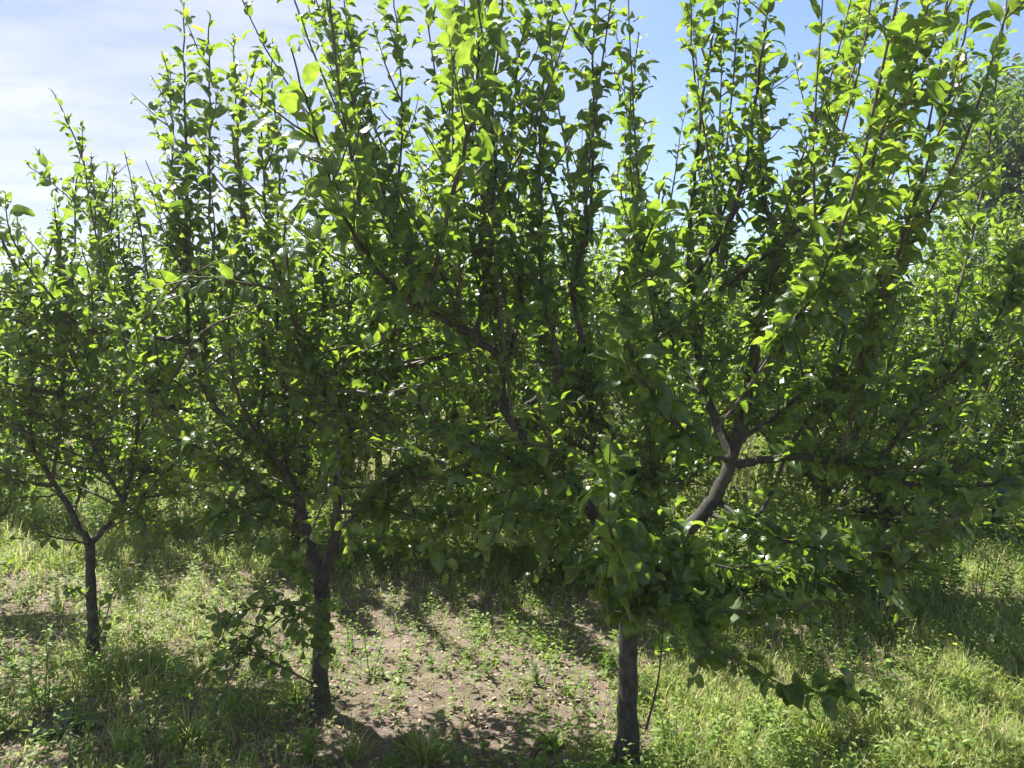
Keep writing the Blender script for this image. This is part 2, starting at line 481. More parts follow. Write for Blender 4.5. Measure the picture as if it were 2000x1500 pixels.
def clothe(Lv, pts, start, spacing, size, young_tip=True):
    """leaves up a shoot: fanned, smaller and paler towards the tip"""
    seg = np.linalg.norm(np.diff(pts, axis=0), axis=1); s = np.concatenate([[0], np.cumsum(seg)])
    T = unit(np.gradient(pts, axis=0))
    total = s[-1]; x = start * total; az = rng.uniform(0, 6.28)
    spacing *= rng.uniform(.7, 1.2); size *= rng.uniform(.85, 1.15); gap_at = rng.uniform(0, 2.2) * total
    while x < total:
        f = x / total
        p = np.array([np.interp(x, s, pts[:, k]) for k in range(3)])
        d = unit(np.array([np.interp(x, s, T[:, k]) for k in range(3)]))
        rem = total - x
        sz = size * min(1.0, .38 + rem / .22)
        yg = max(0, 1 - rem / .16) * rng.uniform(.3, 1) if young_tip else 0
        if abs(x - gap_at) < .06: x += .05
        if rng.random() < .012: yg = 1.0
        if rng.random() < .08: yg = max(yg, rng.uniform(.2, .6))
        leaf_on(Lv, p, d, az, sz, rng.uniform(.5, 1.05) * (1 if rem > .08 else .6), yg)
        az += 2.4 + rng.normal() * .3
        x += spacing * rng.uniform(.6, 1.4) * (1 if rem > .1 else .55)

def spur(Lv, p, d, size, n=5):
    az = rng.uniform(0, 6.28)
    for k in range(n):
        leaf_on(Lv, p, d, az, size * rng.uniform(.7, 1.1), rng.uniform(.7, 1.45), max(0, rng.normal() * .12))
        az += 6.28 / n + rng.normal() * .3

def wander(p0, d0, length, n, up=.2, jit=.12, sag=0.0):
    pts = [np.array(p0, float)]; d = unit(d0)
    for k in range(n):
        d = unit(d + UP * (up - sag * k / n) / n * 2 + rng.normal(size=3) * jit)
        pts.append(pts[-1] + d * length / n)
    return np.array(pts)

def lateral(wood, Lv, p, d, length, size, spacing=.038, up=.5, sag=0., r=None):
    n = max(3, int(length / .07))
    pts = wander(p, d, length, n, up, .10, sag)
    r = r or (.0022 + .006 * length)
    wood.tube(pts, np.linspace(r, .0012, len(pts)), 5, 1)
    clothe(Lv, pts, .08, spacing, size)

HIDE = None      # limbs with open view of the fork carry few leaves there
def thin(p):
    return 1 + .9 * min(1.3, max(0., (p[2] - 1.75) / .6))

def dress_limb(wood, Lv, pts, start, size, lat_len, lat_gap, spur_gap, top_leafy=.55, centre=None, updraw=.6):
    """spurs and laterals on a limb; the last part carries its own leaves"""
    seg = np.linalg.norm(np.diff(pts, axis=0), axis=1); s = np.concatenate([[0], np.cumsum(seg)])
    T = unit(np.gradient(pts, axis=0)); tot = s[-1]
    at = lambda x: (np.array([np.interp(x, s, pts[:, k]) for k in range(3)]), unit(np.array([np.interp(x, s, T[:, k]) for k in range(3)])))
    x = start * tot
    while x < tot * .93:
        p, d = at(x)
        if HIDE is not None and HIDE(p, d * .1) and rng.random() < .8:
            x += spur_gap; continue
        side = unit(np.cross(d, rand_dir()))
        spur(Lv, p, unit(side + d * .35 + UP * .3), size * .9, int(rng.integers(3, 7 if thin(p) < 1.3 else 5)))
        x += spur_gap * rng.uniform(.5, 1.5) * thin(p)
    x = start * tot + rng.uniform(0, lat_gap)
    while x < tot * .86:
        p, d = at(x)
        side = unit(np.cross(d, rand_dir()))
        if centre is not None:
            o = p - centre; o[2] = 0
            if np.dot(side, o) < 0 and rng.random() < .6: side = -side
        f = x / tot
        ll = lat_len * rng.uniform(.35, 1.25) * (1 - .45 * f)
        if HIDE is not None and HIDE(p, side):
            x += lat_gap * .6; continue
        lateral(wood, Lv, p, unit(side * .9 + d * .55), ll, size * rng.uniform(.85, 1.1), up=updraw * rng.uniform(.1, 1.3), sag=.4 if p[2] < 1.2 else 0)
        x += lat_gap * rng.uniform(.5, 1.5) * thin(p)
    k0 = int(len(pts) * top_leafy)
    if k0 < len(pts) - 2: clothe(Lv, pts[k0:], 0, .030 + .009 * min(1.5, thin(pts[-1])), size)

DY = 0.0
def trace(px):
    return catmull([P(a, b_, c_ + DY) for a, b_, c_ in px], 6)

def limb_radius(pts, r0, r1):
    f = np.linspace(0, 1, len(pts))
    return r0 + (r1 - r0) * f ** .8

# ------------------------------------------------------------------ traced trees of the front row
def traced_tree(base_px, trunk_px, r_base, r_top, limbs, label, size, lows=(), dens=1.0, name='apple_tree', res=(7, 4), skirt=(60, (.75, 1.5), .018), uprights=(20, 2.9), clear=(), bias=(0, 0)):
    global DY
    base = gpos(base_px[0], base_px[1])
    base[2] = 0
    DY = base[1] - base_px[2]
    root = empty(name, base, label, 'tree', 'apple trees in the nearest row')
    w = Wood()
    tp = trace(trunk_px)
    tp = np.vstack([[[tp[0][0], tp[0][1], -.08]], tp])
    f = np.linspace(0, 1, len(tp))
    rr = r_base + (r_top - r_base) * f
    rr[:8] *= [1.9, 1.75, 1.45, 1.28, 1.16, 1.09, 1.04, 1.02]
    tp = tp + rng.normal(size=tp.shape) * .002
    w.tube(tp, rr, 14, 0, .12)
    w.build('trunk', root, base)
    global HIDE
    def hidden(p, d):
        for tipl in (.0, .25, .5):
            q = p + d * tipl
            if q[1] > base[1] + .12: continue
            fx, fy = proj(q)
            for (u0, v0, u1, v1) in clear:
                if u0 < fx < u1 and v0 < fy < v1: return True
        return False
    HIDE = hidden
    Lv = Leaves()
    for lb in limbs:
        pts = trace(lb['p'])
        sw = np.linspace(0, rng.uniform(5, 9), len(pts))[:, None] + rng.random((1, 3)) * 6.28
        pts[2:] += (np.sin(sw) * .014 * np.clip(np.arange(len(pts)) / 9, 0, 1)[:, None])[2:] + rng.normal(size=(len(pts) - 2, 3)) * .003
        lw = Wood()
        lw.tube(pts, limb_radius(pts, lb.get('r', .014), lb.get('r1', .0022)), 8, 0 if lb.get('r', .014) > .009 else 1, .10)
        dress_limb(lw, Lv, pts, lb.get('s', .12), lb.get('size', size) * 1.12, lb.get('ll', .36), lb.get('lg', .085) / dens, lb.get('sg', .036) / dens,
                   lb.get('tl', .55), base, lb.get('up', .6))
        lw.build(lb.get('name', 'limb'), root, base)
    sk = Wood()
    src = np.vstack([tp[int(len(tp) * .55):]] + [trace(lb['p'])[2:14] for lb in limbs if lb.get('r', 0) >= skirt[2]])
    src = src[(src[:, 2] > skirt[1][0]) & (src[:, 2] < skirt[1][1])]
    for k in range(skirt[0]):
        a = k * 2.4 + rng.normal() * .2
        p_, d_ = src[int(rng.integers(len(src)))], np.array([math.cos(a) + bias[0], math.sin(a) + bias[1], rng.uniform(-.1, .6)])
        if hidden(p_, d_): continue
        lateral(sk, Lv, p_, d_, rng.uniform(.35, .85), size, .03, up=.15, sag=rng.uniform(.1, .8))
    us = np.vstack([trace(lb['p'])[3:] for lb in limbs])
    us = us[(us[:, 2] > 1.15) & (us[:, 2] < 2.0)]
    for k in range(uprights[0]):
        p_ = us[int(rng.integers(len(us)))]
        if p_[1] < base[1] - .25 and rng.random() < .7: continue
        o = p_ - base; o[2] = 0
        ln = max(.4, (uprights[1] - p_[2]) * rng.uniform(.6, 1.08))
        pts = wander(p_, unit(o * .55 + UP + np.array([rng.normal() * .28, rng.normal() * .2 + .12, 0])), ln, 10, .5, .055)
        sk.tube(pts, np.linspace(.0055, .0016, len(pts)), 5, 1)
        dress_limb(sk, Lv, pts, .05, size, .16, .22, .09, .15)
    sk.build('side_shoots', root, base)
    Lv.build('crown', root, base, M_LEAF, res)
    HIDE = None
    global WIDE
    for lo in lows:
        WIDE = lo.get('wide', 1.3)
        lw = Wood(); Lw = Leaves()
        pts = trace(lo['p'])
        lw.tube(pts, limb_radius(pts, lo.get('r', .006), .0014), 7, 1, .1)
        dress_limb(lw, Lw, pts, lo.get('s', .25), lo.get('size', size), lo.get('ll', .2), lo.get('lg', .08), lo.get('sg', .045), .5, base, lo.get('up', .1))
        bo = lw.build(lo.get('name', 'low_branch'), root, base)
        if lo.get('label'): bo['label'] = lo['label']
        Lw.build('leaves', bo, np.zeros(3) + base, M_LEAF, res)
    WIDE = 1.0
    return root

A_limbs = [
 # right-hand crown
 dict(p=[(1428,895,3.05),(1392,800,3.15),(1366,690,3.25),(1346,570,3.3),(1342,440,3.35),(1360,250,3.4),(1388,60,3.4),(1402,-90,3.4)], r=.020),
 dict(p=[(1428,895,3.05),(1464,770,3.1),(1498,600,3.15),(1512,480,3.2),(1488,380,3.2),(1480,230,3.2),(1490,60,3.2)], r=.024),
 dict(p=[(1345,548,3.3),(1400,470,3.2),(1446,340,3.1),(1480,190,3.05),(1502,60,3.0),(1515,-80,3.0)], r=.013),
 dict(p=[(1352,605,3.28),(1450,530,3.1),(1540,460,2.95),(1640,380,2.85),(1720,290,2.8),(1790,150,2.75),(1830,0,2.7)], r=.011),
 dict(p=[(1512,530,3.2),(1560,385,3.3),(1620,240,3.35),(1668,90,3.4),(1688,-40,3.4)], r=.010),
 dict(p=[(1500,700,3.1),(1570,600,2.85),(1640,490,2.6),(1700,340,2.45),(1752,190,2.4),(1805,0,2.35)], r=.009, size=.098),
 dict(p=[(1440,908,3.05),(1530,893,2.95),(1640,912,2.85),(1730,938,2.8),(1830,948,2.75),(1960,930,2.7),(2080,880,2.7)], r=.016, up=.5),
 dict(p=[(1640,915,2.85),(1676,770,2.8),(1712,620,2.75),(1760,490,2.65),(1805,330,2.6),(1850,170,2.55),(1898,-20,2.5)], r=.009),
 dict(p=[(1700,930,2.82),(1800,800,2.85),(1900,690,2.9),(1960,580,2.95),(2020,450,3.0)], r=.010),
 dict(p=[(1400,975,3.05),(1470,1010,2.9),(1560,840,3.0),(1650,740,3.1),(1720,640,3.2)], r=.010),
 dict(p=[(1445,860,3.1),(1560,780,3.3),(1640,720,3.5),(1700,560,3.6),(1740,400,3.65)], r=.011),
 dict(p=[(1390,800,3.15),(1320,700,3.4),(1270,560,3.5),(1245,420,3.55),(1235,230,3.6),(1240,60,3.6)], r=.012),
 dict(p=[(1380,1000,3.05),(1480,1040,2.8),(1600,1080,2.65),(1740,1100,2.6),(1840,1110,2.6)], r=.010, up=.12, ll=.26),
 dict(p=[(1330,1060,3.0),(1400,1090,3.2),(1520,1110,3.4),(1640,1060,3.5)], r=.009, up=.3),
 dict(p=[(1470,740,3.1),(1540,640,2.8),(1600,560,2.55),(1640,470,2.45)], r=.010, size=.095),
 dict(p=[(1420,900,3.0),(1330,840,2.75),(1270,760,2.6),(1225,620,2.5),(1265,460,2.42),(1290,330,2.4)], r=.010, size=.10),
 # left-hand crown
 dict(p=[(1236,1140,3.0),(1150,1000,2.98),(1062,905,2.95),(1002,832,2.92),(986,780,2.92),(996,690,2.9),(1000,668,2.9)], r=.026, r1=.016, tl=2, lg=.16),
 dict(p=[(990,705,2.9),(930,665,2.85),(870,625,2.78),(772,560,2.65),(702,478,2.55),(655,370,2.5),(618,240,2.45),(566,92,2.4)], r=.015, size=.092),
 dict(p=[(930,665,2.85),(944,520,2.9),(958,360,2.95),(966,200,3.0),(986,30,3.05),(992,-80,3.05)], r=.010),
 dict(p=[(825,592,2.7),(862,500,2.6),(902,340,2.5),(926,220,2.45),(926,80,2.45),(926,-60,2.4)], r=.010, size=.092),
 dict(p=[(1020,800,2.92),(1085,742,2.95),(1140,690,3.0),(1230,680,2.95),(1330,620,2.9),(1400,540,2.85)], r=.012),
 dict(p=[(1100,735,2.97),(1060,560,3.1),(1062,400,3.15),(1060,240,3.2),(1075,60,3.2),(1088,-60,3.2)], r=.009),
 dict(p=[(1140,690,3.0),(1120,560,3.05),(1142,450,3.0),(1152,250,3.0),(1163,60,3.0),(1178,-70,3.0)], r=.010),
 dict(p=[(772,560,2.65),(735,500,2.9),(708,380,3.0),(690,240,3.05),(680,90,3.1),(668,-60,3.1)], r=.008),
 dict(p=[(860,620,2.78),(800,520,3.0),(785,380,3.1),(783,240,3.15),(770,100,3.15),(764,-70,3.15)], r=.008),
 dict(p=[(985,780,2.92),(940,700,3.2),(890,560,3.35),(872,380,3.4),(884,200,3.45),(880,20,3.45)], r=.010),
 dict(p=[(996,690,2.9),(1020,560,3.15),(1000,400,3.25),(1002,220,3.3),(1018,40,3.3),(1022,-70,3.3)], r=.010),
 dict(p=[(1062,905,2.95),(960,880,2.7),(880,850,2.6),(790,860,2.55)], r=.010, up=.3),
 dict(p=[(1120,960,2.97),(1080,880,2.7),(1060,800,2.6),(1030,680,2.55)], r=.008),
 dict(p=[(1190,1060,3.0),(1090,1010,2.75),(1010,1010,2.6),(930,1030,2.5)], r=.009, up=.1, ll=.25),
 dict(p=[(1062,905,2.95),(1000,960,3.2),(920,980,3.4),(840,1000,3.5)], r=.009, up=.2),
 dict(p=[(1240,1120,3.0),(1210,1010,2.6),(1200,960,2.45)], r=.007, ll=.22, up=.2, size=.10),
]
A_lows = [
 dict(p=[(1318,1085,3.0),(1340,1175,2.75),(1390,1265,2.6),(1455,1295,2.5),(1535,1340,2.45),(1640,1358,2.4),(1712,1372,2.4)], r=.006, size=.088, ll=.13, up=-.25, lg=.085, sg=.07, s=.2, wide=1.4,
      label='thin branch hanging low over the sunny grass'),
 dict(p=[(1250,1180,2.95),(1210,1120,2.5),(1195,1060,2.3),(1188,960,2.25),(1192,880,2.22),(1194,830,2.2)], r=.006, size=.10, ll=.08, lg=.3, sg=.05, name='sprig', up=.3,
      label='pale upright sprig in front of the trunk'),
 dict(p=[(1230,1165,2.97),(1205,1150,2.75),(1190,1150,2.6),(1180,1175,2.55)], r=.005, size=.12, ll=.14, lg=.07, sg=.05, s=.3, up=-.2),
 dict(p=[(1225,1180,2.96),(1225,1190,2.75),(1230,1215,2.7)], r=.004, size=.12, ll=.10, lg=.07, sg=.05, s=.4, up=-.3),
 dict(p=[(1290,1085,3.0),(1285,1110,2.75),(1300,1160,2.65),(1315,1215,2.6)], r=.005, size=.10, ll=.16, lg=.06, sg=.045, s=.15, up=-.2),
 dict(p=[(1345,1035,3.0),(1335,1070,2.75),(1360,1120,2.65),(1400,1150,2.6)], r=.005, size=.10, ll=.16, lg=.06, sg=.045, s=.15, up=-.1),
 dict(p=[(1262,1110,3.0),(1240,1100,2.7),(1200,1090,2.55),(1140,1110,2.5),(1090,1150,2.5)], r=.006, size=.10, ll=.18, lg=.06, sg=.045, s=.15, up=-.1),
 dict(p=[(1345,1180,2.75),(1420,1195,2.6),(1520,1190,2.5),(1600,1200,2.5)], r=.004, size=.075, ll=.14, up=-.1),
 dict(p=[(1560,1100,2.85),(1680,1085,2.65),(1800,1040,2.55),(1900,1000,2.5),(2020,950,2.45)], r=.006, size=.105, ll=.14, lg=.1, sg=.06, s=.25, up=.1),
 dict(p=[(1262,1425,2.98),(1285,1330,2.95),(1295,1230,2.95),(1298,1150,2.9)], r=.005, size=.06, ll=.06, lg=.5, sg=.4, s=.55, name='sucker'),
]
traced_tree((1225,1492,3.0), [(1225,1492,3.0),(1227,1400,3.0),(1226,1290,3.0),(1228,1200,3.0),(1246,1135,3.0),(1300,1078,3.02),(1376,1000,3.04),(1416,930,3.05),(1430,890,3.05)],
            .040, .022, A_limbs, 'nearest apple tree, its bare lower trunk rising at the bottom edge, right of centre', .078, A_lows, 1.3, skirt=(46, (.75, 1.5), .018), uprights=(56, 3.3), clear=((1360, 700, 1560, 1015), (900, 640, 1120, 860), (1190, 1180, 1270, 1500), (1130, 780, 1260, 1120)))

B_limbs = [
 dict(p=[(618,1110,3.4),(596,1060,3.42),(578,990,3.45),(545,910,3.5),(480,850,3.5),(420,780,3.5),(384,700,3.5),(372,600,3.5),(362,430,3.5),(354,220,3.5),(350,10,3.5)], r=.028),
 dict(p=[(636,1110,3.4),(654,1050,3.38),(662,980,3.36),(672,890,3.35),(668,780,3.4),(640,640,3.5),(620,480,3.55),(600,300,3.6)], r=.026),
 dict(p=[(378,672,3.5),(270,655,3.4),(170,642,3.35),(90,582,3.3),(20,520,3.3)], r=.010),
 dict(p=[(372,590,3.5),(362,470,3.6),(340,330,3.6),(326,210,3.6),(318,95,3.6)], r=.007),
 dict(p=[(380,690,3.5),(420,540,3.4),(402,380,3.35),(410,180,3.35),(416,30,3.35)], r=.008),
 dict(p=[(500,870,3.5),(520,680,3.4),(492,490,3.3),(470,350,3.25),(455,210,3.2),(448,75,3.2)], r=.009),
 dict(p=[(560,935,3.48),(560,760,3.6),(545,560,3.7),(540,360,3.7),(530,200,3.7),(540,70,3.7)], r=.010),
 dict(p=[(668,860,3.35),(620,740,3.1),(560,590,3.0),(522,480,2.95),(515,300,2.95),(518,150,2.95)], r=.010),
 dict(p=[(672,880,3.35),(720,760,3.5),(720,600,3.6),(700,420,3.65),(690,250,3.7)], r=.010),
 dict(p=[(670,820,3.35),(760,730,3.2),(780,600,3.1),(790,480,3.05)], r=.009),
 dict(p=[(655,1040,3.38),(740,960,3.2),(820,900,3.1),(880,840,3.05)], r=.010, up=.4),
 dict(p=[(662,1000,3.37),(760,1000,3.2),(850,1010,3.1),(930,1040,3.0)], r=.008, up=.1),
 dict(p=[(578,990,3.45),(500,960,3.2),(430,900,3.1),(360,860,3.0),(300,830,2.95)], r=.010, up=.3),
 dict(p=[(590,1040,3.42),(520,1010,3.2),(450,1000,3.1),(390,1030,3.05)], r=.008, up=.1),
 dict(p=[(480,850,3.5),(420,860,3.7),(340,800,3.8),(270,720,3.85)], r=.009, up=.4),
 dict(p=[(420,780,3.5),(350,760,3.2),(300,700,3.1),(255,600,3.05)], r=.009),
 dict(p=[(560,930,3.48),(470,780,3.25),(440,660,3.15),(420,560,3.1)], r=.009),
 dict(p=[(545,910,3.5),(600,820,3.25),(600,700,3.15),(620,600,3.1)], r=.009),
 dict(p=[(640,1090,3.4),(710,1050,3.4),(770,1050,3.35),(830,1080,3.3)], r=.006, up=0, ll=.2),
]
B_lows = [
 dict(p=[(632,1205,3.38),(590,1182,3.25),(530,1183,3.1),(470,1195,3.0),(400,1220,2.95)], r=.005, size=.062, up=0, ll=.28, lg=.07, sg=.06, wide=1.1),
 dict(p=[(628,1215,3.38),(570,1200,3.2),(520,1230,3.1),(470,1260,3.05),(420,1290,3.0)], r=.004, size=.062, up=0, ll=.28, lg=.07, sg=.06, wide=1.1),
 dict(p=[(610,1335,3.36),(560,1308,3.2),(500,1280,3.05),(440,1290,2.95),(380,1330,2.9),(310,1368,2.85)], r=.005, size=.066, up=-.02, ll=.30, s=.3, lg=.045, sg=.05, wide=1.1,
      label='low branch with sunlit whitish leaf tips above the shaded weeds'),
 dict(p=[(632,1180,3.36),(640,1200,3.2),(636,1240,3.15),(630,1285,3.15)], r=.004, size=.078, up=-.3, ll=.1, lg=.06, sg=.05, s=.3),
 dict(p=[(618,1150,3.38),(580,1110,3.2),(545,1090,3.1)], r=.004, size=.07, up=0, ll=.14, lg=.09),
]
traced_tree((622,1385,3.4), [(622,1385,3.4),(626,1310,3.4),(629,1220,3.4),(628,1150,3.4),(627,1100,3.4)],
            .035, .032, B_limbs, 'apple tree whose dark trunk forks into a low V, left of the bare soil', .072, B_lows, 1.4, skirt=(120, (.8, 1.8), .009), uprights=(26, 2.4), clear=((540, 960, 700, 1200), (360, 600, 480, 860)), bias=(.45, .3))

C_limbs = [
 dict(p=[(176,1062,3.85),(140,1010,3.85),(98,950,3.85),(62,880,3.85),(38,820,3.9),(10,720,3.9),(0,560,3.95)], r=.018),
 dict(p=[(178,1062,3.85),(215,1020,3.9),(250,960,3.95),(270,850,4.0),(280,720,4.0),(262,600,4.0),(215,480,4.0),(186,390,4.0),(140,272,4.0),(92,178,4.0)], r=.016),
 dict(p=[(262,600,4.0),(240,500,4.1),(180,430,4.1),(110,365,4.1),(55,322,4.1)], r=.006),
 dict(p=[(100,950,3.85),(120,800,3.7),(130,650,3.65),(120,520,3.6),(110,420,3.6)], r=.009),
 dict(p=[(240,980,3.95),(180,860,3.9),(170,700,3.9),(200,560,3.9),(190,470,3.9)], r=.010),
 dict(p=[(62,880,3.85),(60,740,3.7),(50,600,3.65),(70,480,3.65)], r=.009),
 dict(p=[(176,1075,3.85),(145,1050,3.7),(90,1040,3.6),(30,1020,3.55)], r=.007, up=.15),
 dict(p=[(215,1020,3.9),(290,960,3.8),(340,900,3.75),(370,840,3.7)], r=.008),
 dict(p=[(200,1040,3.88),(260,1010,3.7),(310,1010,3.6)], r=.006, up=.1),
 dict(p=[(98,950,3.85),(40,940,3.7),(-30,900,3.6)], r=.008),
 dict(p=[(140,1010,3.85),(170,900,4.2),(150,760,4.4),(130,620,4.5)], r=.009),
 dict(p=[(270,850,4.0),(320,760,4.1),(340,620,4.2),(330,520,4.2)], r=.008),
]
C_lows = [
 dict(p=[(186,1262,3.84),(206,1210,3.8),(220,1160,3.8),(232,1130,3.8)], r=.004, size=.055, ll=.06, lg=.5, sg=.3, name='sucker'),
 dict(p=[(188,1270,3.84),(194,1200,3.75),(196,1150,3.72)], r=.004, size=.055, ll=.06, lg=.5, sg=.3, name='sucker'),
 dict(p=[(172,1170,3.84),(150,1150,3.75),(135,1160,3.7)], r=.004, size=.062, ll=.08, lg=.1, sg=.06, up=0),
]
traced_tree((183,1300,3.86), [(183,1300,3.86),(181,1220,3.86),(177,1130,3.86),(176,1060,3.85)],
            .025, .021, C_limbs, 'slender apple tree at the left with a thin dark trunk and leaning tall shoot', .064, C_lows, 1.35, res=(6, 4), uprights=(14, 2.1), skirt=(115, (.7, 1.8), .009), bias=(-.3, -.55), clear=((60, 930, 230, 1200),))

# ------------------------------------------------------------------ apple trees of the rows behind
def grown_tree(seed_, height, spread, leaf, dens, res):
    """an apple tree standing at the origin: trunk, branches, crown objects (unparented)"""
    global rng
    keep = rng; rng = np.random.default_rng(seed_)
    z0 = .42 + .15 * rng.random()
    w = Wood()
    tp = np.array([[0, 0, -.08], [0, 0, 0], [.01, .0, z0 * .5], [.02 * rng.normal(), .02 * rng.normal(), z0], [.04 * rng.normal(), .04 * rng.normal(), z0 + .22]])
    tp = catmull(tp, 5)
    w.tube(tp, np.linspace(.045, .028, len(tp)), 10, 0, .12)
    br = Wood(); Lv = Leaves()
    nl = int(rng.integers(8, 11))
    for k in range(nl):
        a = k * 6.28 / nl + rng.normal() * .3
        d = np.array([math.cos(a), math.sin(a), rng.uniform(-.05, 1.1)])
        ln = spread * rng.uniform(.7, 1.15)
        p0 = tp[-1 - int(rng.integers(0, 6))]
        pts = wander(p0, d, ln, 8, .25, .10)
        br.tube(pts, np.linspace(.020, .008, len(pts)), 7, 0, .1)
        dress_limb(br, Lv, pts, .15, leaf, .32, .10 / dens, .05 / dens, 2, updraw=.35)
        for q in range(int(rng.integers(4, 7))):
            j = int(rng.integers(3, len(pts)))
            o = pts[j] - tp[-1]; o[2] = 0
            up_len = max(.35, (height - pts[j][2]) * rng.uniform(.55, 1.05))
            sh = wander(pts[j], unit(unit(o) * .5 + UP + rng.normal(size=3) * .3), up_len, 9, .5, .07)
            br.tube(sh, np.linspace(.007, .0018, len(sh)), 5, 1)
            dress_limb(br, Lv, sh, .05, leaf, .22, .13 / dens, .07 / dens, .2)
    for k in range(30):                                  # low skirts
        a = rng.uniform(0, 6.28)
        lateral(br, Lv, tp[-1 - int(rng.integers(0, 7))], np.array([math.cos(a), math.sin(a), .15]), rng.uniform(.3, .8), leaf, up=.05, sag=rng.uniform(.3, 1.3))
    z = np.zeros(3)
    t_, b_, c_ = w.build('trunk', None, z), br.build('branches', None, z), Lv.build('crown', None, z, M_LEAF, res)
    rng = keep
    return t_, b_, c_

protos = [grown_tree(31 + k, 2.75 + .12 * k, (.58 + .05 * (k % 3)), .085, 1.0, (5, 2)) for k in range(5)]
used = set()
def place_tree(k, x, y, rot, s, label, group):
    root = empty('apple_tree', (x, y, 0), label, 'tree', group)
    root.rotation_euler = (0, 0, rot); root.scale = (s, s, s)
    for o in protos[k]:
        c_ = o if k not in used else o.copy()
        if k in used: COL.objects.link(c_)
        c_.parent = root
    used.add(k)
    return root

place_tree(0, 2.08, 4.4, 1.0, .98, 'apple tree behind the sunny grass at the right with leafy suckers round its base', 'apple trees in the second row')
place_tree(1, .84, 4.95, 2.2, 1.0, 'apple tree in the second row straight behind the nearest tree', 'apple trees in the second row')
place_tree(2, -.22, 5.45, .4, 1.0, 'apple tree with a small dark trunk standing beyond the bare soil patch', 'apple trees in the second row')
place_tree(3, -1.55, 5.7, 4.0, .88, 'apple tree in the second row seen behind the V-forked tree', 'apple trees in the second row')
place_tree(4, -2.85, 6.1, 5.1, .76, 'second-row apple tree between the slender tree and the V-forked tree', 'apple trees in the second row')
place_tree(0, -4.2, 6.5, 2.9, .76, 'apple tree in the second row at the far left behind the slender tree', 'apple trees in the second row')
place_tree(1, -3.2, 4.3, .3, .62, 'apple tree cut off by the left edge of the photo', 'apple trees in the nearest row')
r_ = np.random.default_rng(8)
n_ = 0
for row, (x0, y0, cnt) in enumerate([(3.85, 6.15, 8), (5.6, 8.2, 10), (7.4, 10.3, 12), (9.2, 12.4, 13)]):
    for q in range(cnt):
        x, y = x0 - 1.27 * q + r_.normal() * .1, y0 + .42 * q + r_.normal() * .1
        if abs(x) / y > .80 or math.hypot(x - 7.75, y - 11) < 1.9: continue
        lab = ['apple tree in the third row, glimpsed through gaps in the nearer crowns',
               'apple tree in the fourth row, a sunlit green screen behind nearer crowns',
               'apple tree in the fifth row, only bits of crown showing far back',
               'apple tree in the last row before the hills, hardly visible'][row]
        place_tree(int(r_.integers(0, 5)), x, y, r_.uniform(0, 6.28), r_.uniform(.86, 1.0) * (.86 if x < -1.5 else 1), lab, lab.split(',')[0] .replace('apple tree', 'apple trees'))

# ------------------------------------------------------------------ tall broadleaf tree at the right
def tall_tree(x, y, h, rad, nleaf, label, seed_, leaf=.12, z_low=.6):
    global rng
    keep = rng; rng = np.random.default_rng(seed_)
    root = empty('broadleaf_tree', (x, y, 0), label, 'tree')
    w = Wood()
    tp = catmull([[0, 0, -.1], [.05, 0, h * .15], [-.05, .05, h * .32], [.1, 0, h * .5], [.05, .1, h * .8]], 6)
    w.tube(tp, np.linspace(.17, .03, len(tp)), 12, 0, .1)
    w.build('trunk', root, np.zeros(3))
    bw = Wood(); Lv = Leaves()
    clumps = []
    for k in range(60):
        f = rng.uniform(.22, .98)
        p0 = tp[int(f * (len(tp) - 1))]
        a = rng.uniform(0, 6.28)
        zt = z_low + (h - z_low) * rng.random() ** .8
        rr = rad * math.sqrt(max(.05, 1 - ((zt - h * .52) / (h * .5)) ** 2)) * rng.uniform(.55, 1.08)
        tip = np.array([math.cos(a) * rr, math.sin(a) * rr, zt])
        pts = catmull([p0, p0 * .5 + tip * .5 + [0, 0, .25], tip], 6)
        bw.tube(pts, np.linspace(.04, .008, len(pts)), 6, 0)
        for j in (4, 6, 8, 10, 12):
            clumps.append((pts[min(j, len(pts) - 1)], .30 + .25 * rng.random()))
    per = nleaf // len(clumps)
    for c0, cr_ in clumps:
        for k in range(per):
            dv = rand_dir() * cr_ * rng.random() ** .4
            p = c0 + dv * [1.15, 1.15, .75]
            d = unit(dv + [0, 0, -.15] + rng.normal(size=3) * .3)
            nrm = UP + rng.normal(size=3) * .5
            Lv.add(p, d, unit(nrm), leaf * rng.uniform(.7, 1.2), leaf * .45, rng.uniform(.3, 1.1), max(0, rng.normal() * .15), .1)
    bw.build('branches', root, np.zeros(3))
    Lv.build('crown', root, np.zeros(3), M_WALNUT, (4, 2))
    rng = keep
tall_tree(7.75, 11.0, 5.4, 2.05, 46000, 'tall dark green tree rising at the right edge above the orchard', 77)

# ------------------------------------------------------------------ grass and weeds covering the ground (uncountable)
def cover_density(x, y):
    """0..1: how grassy; thick at the right, thin on the bare soil in the middle"""
    px = x / np.maximum(y, .5) * F + 1000
    rightness = np.clip((px - 1150) / 350, 0, 1)
    leftness = np.clip((720 - px) / 300, 0, 1) * .38
    far = np.clip((y - 4.3) / 1.2, 0, 1) * .7
    n = fbm(x * 1.7 + 5, y * 1.7, 3)
    n = n + .25 * (fbm(x * 5 + 9, y * 5, 2) - .5)
    return np.clip(np.maximum(np.maximum(rightness, leftness), far) * (.35 + 1.3 * np.clip((n - .28) * 2.2, 0, 1)) + .03 + .22 * np.clip((n - .55) * 4, 0, 1), 0, 1)

def scatter(n, y0, y1):
    y = y0 + (y1 - y0) * rng.random(n) ** 1.4
    x = (rng.random(n) * 2 - 1) * (y * .68 + .25)
    return x, y

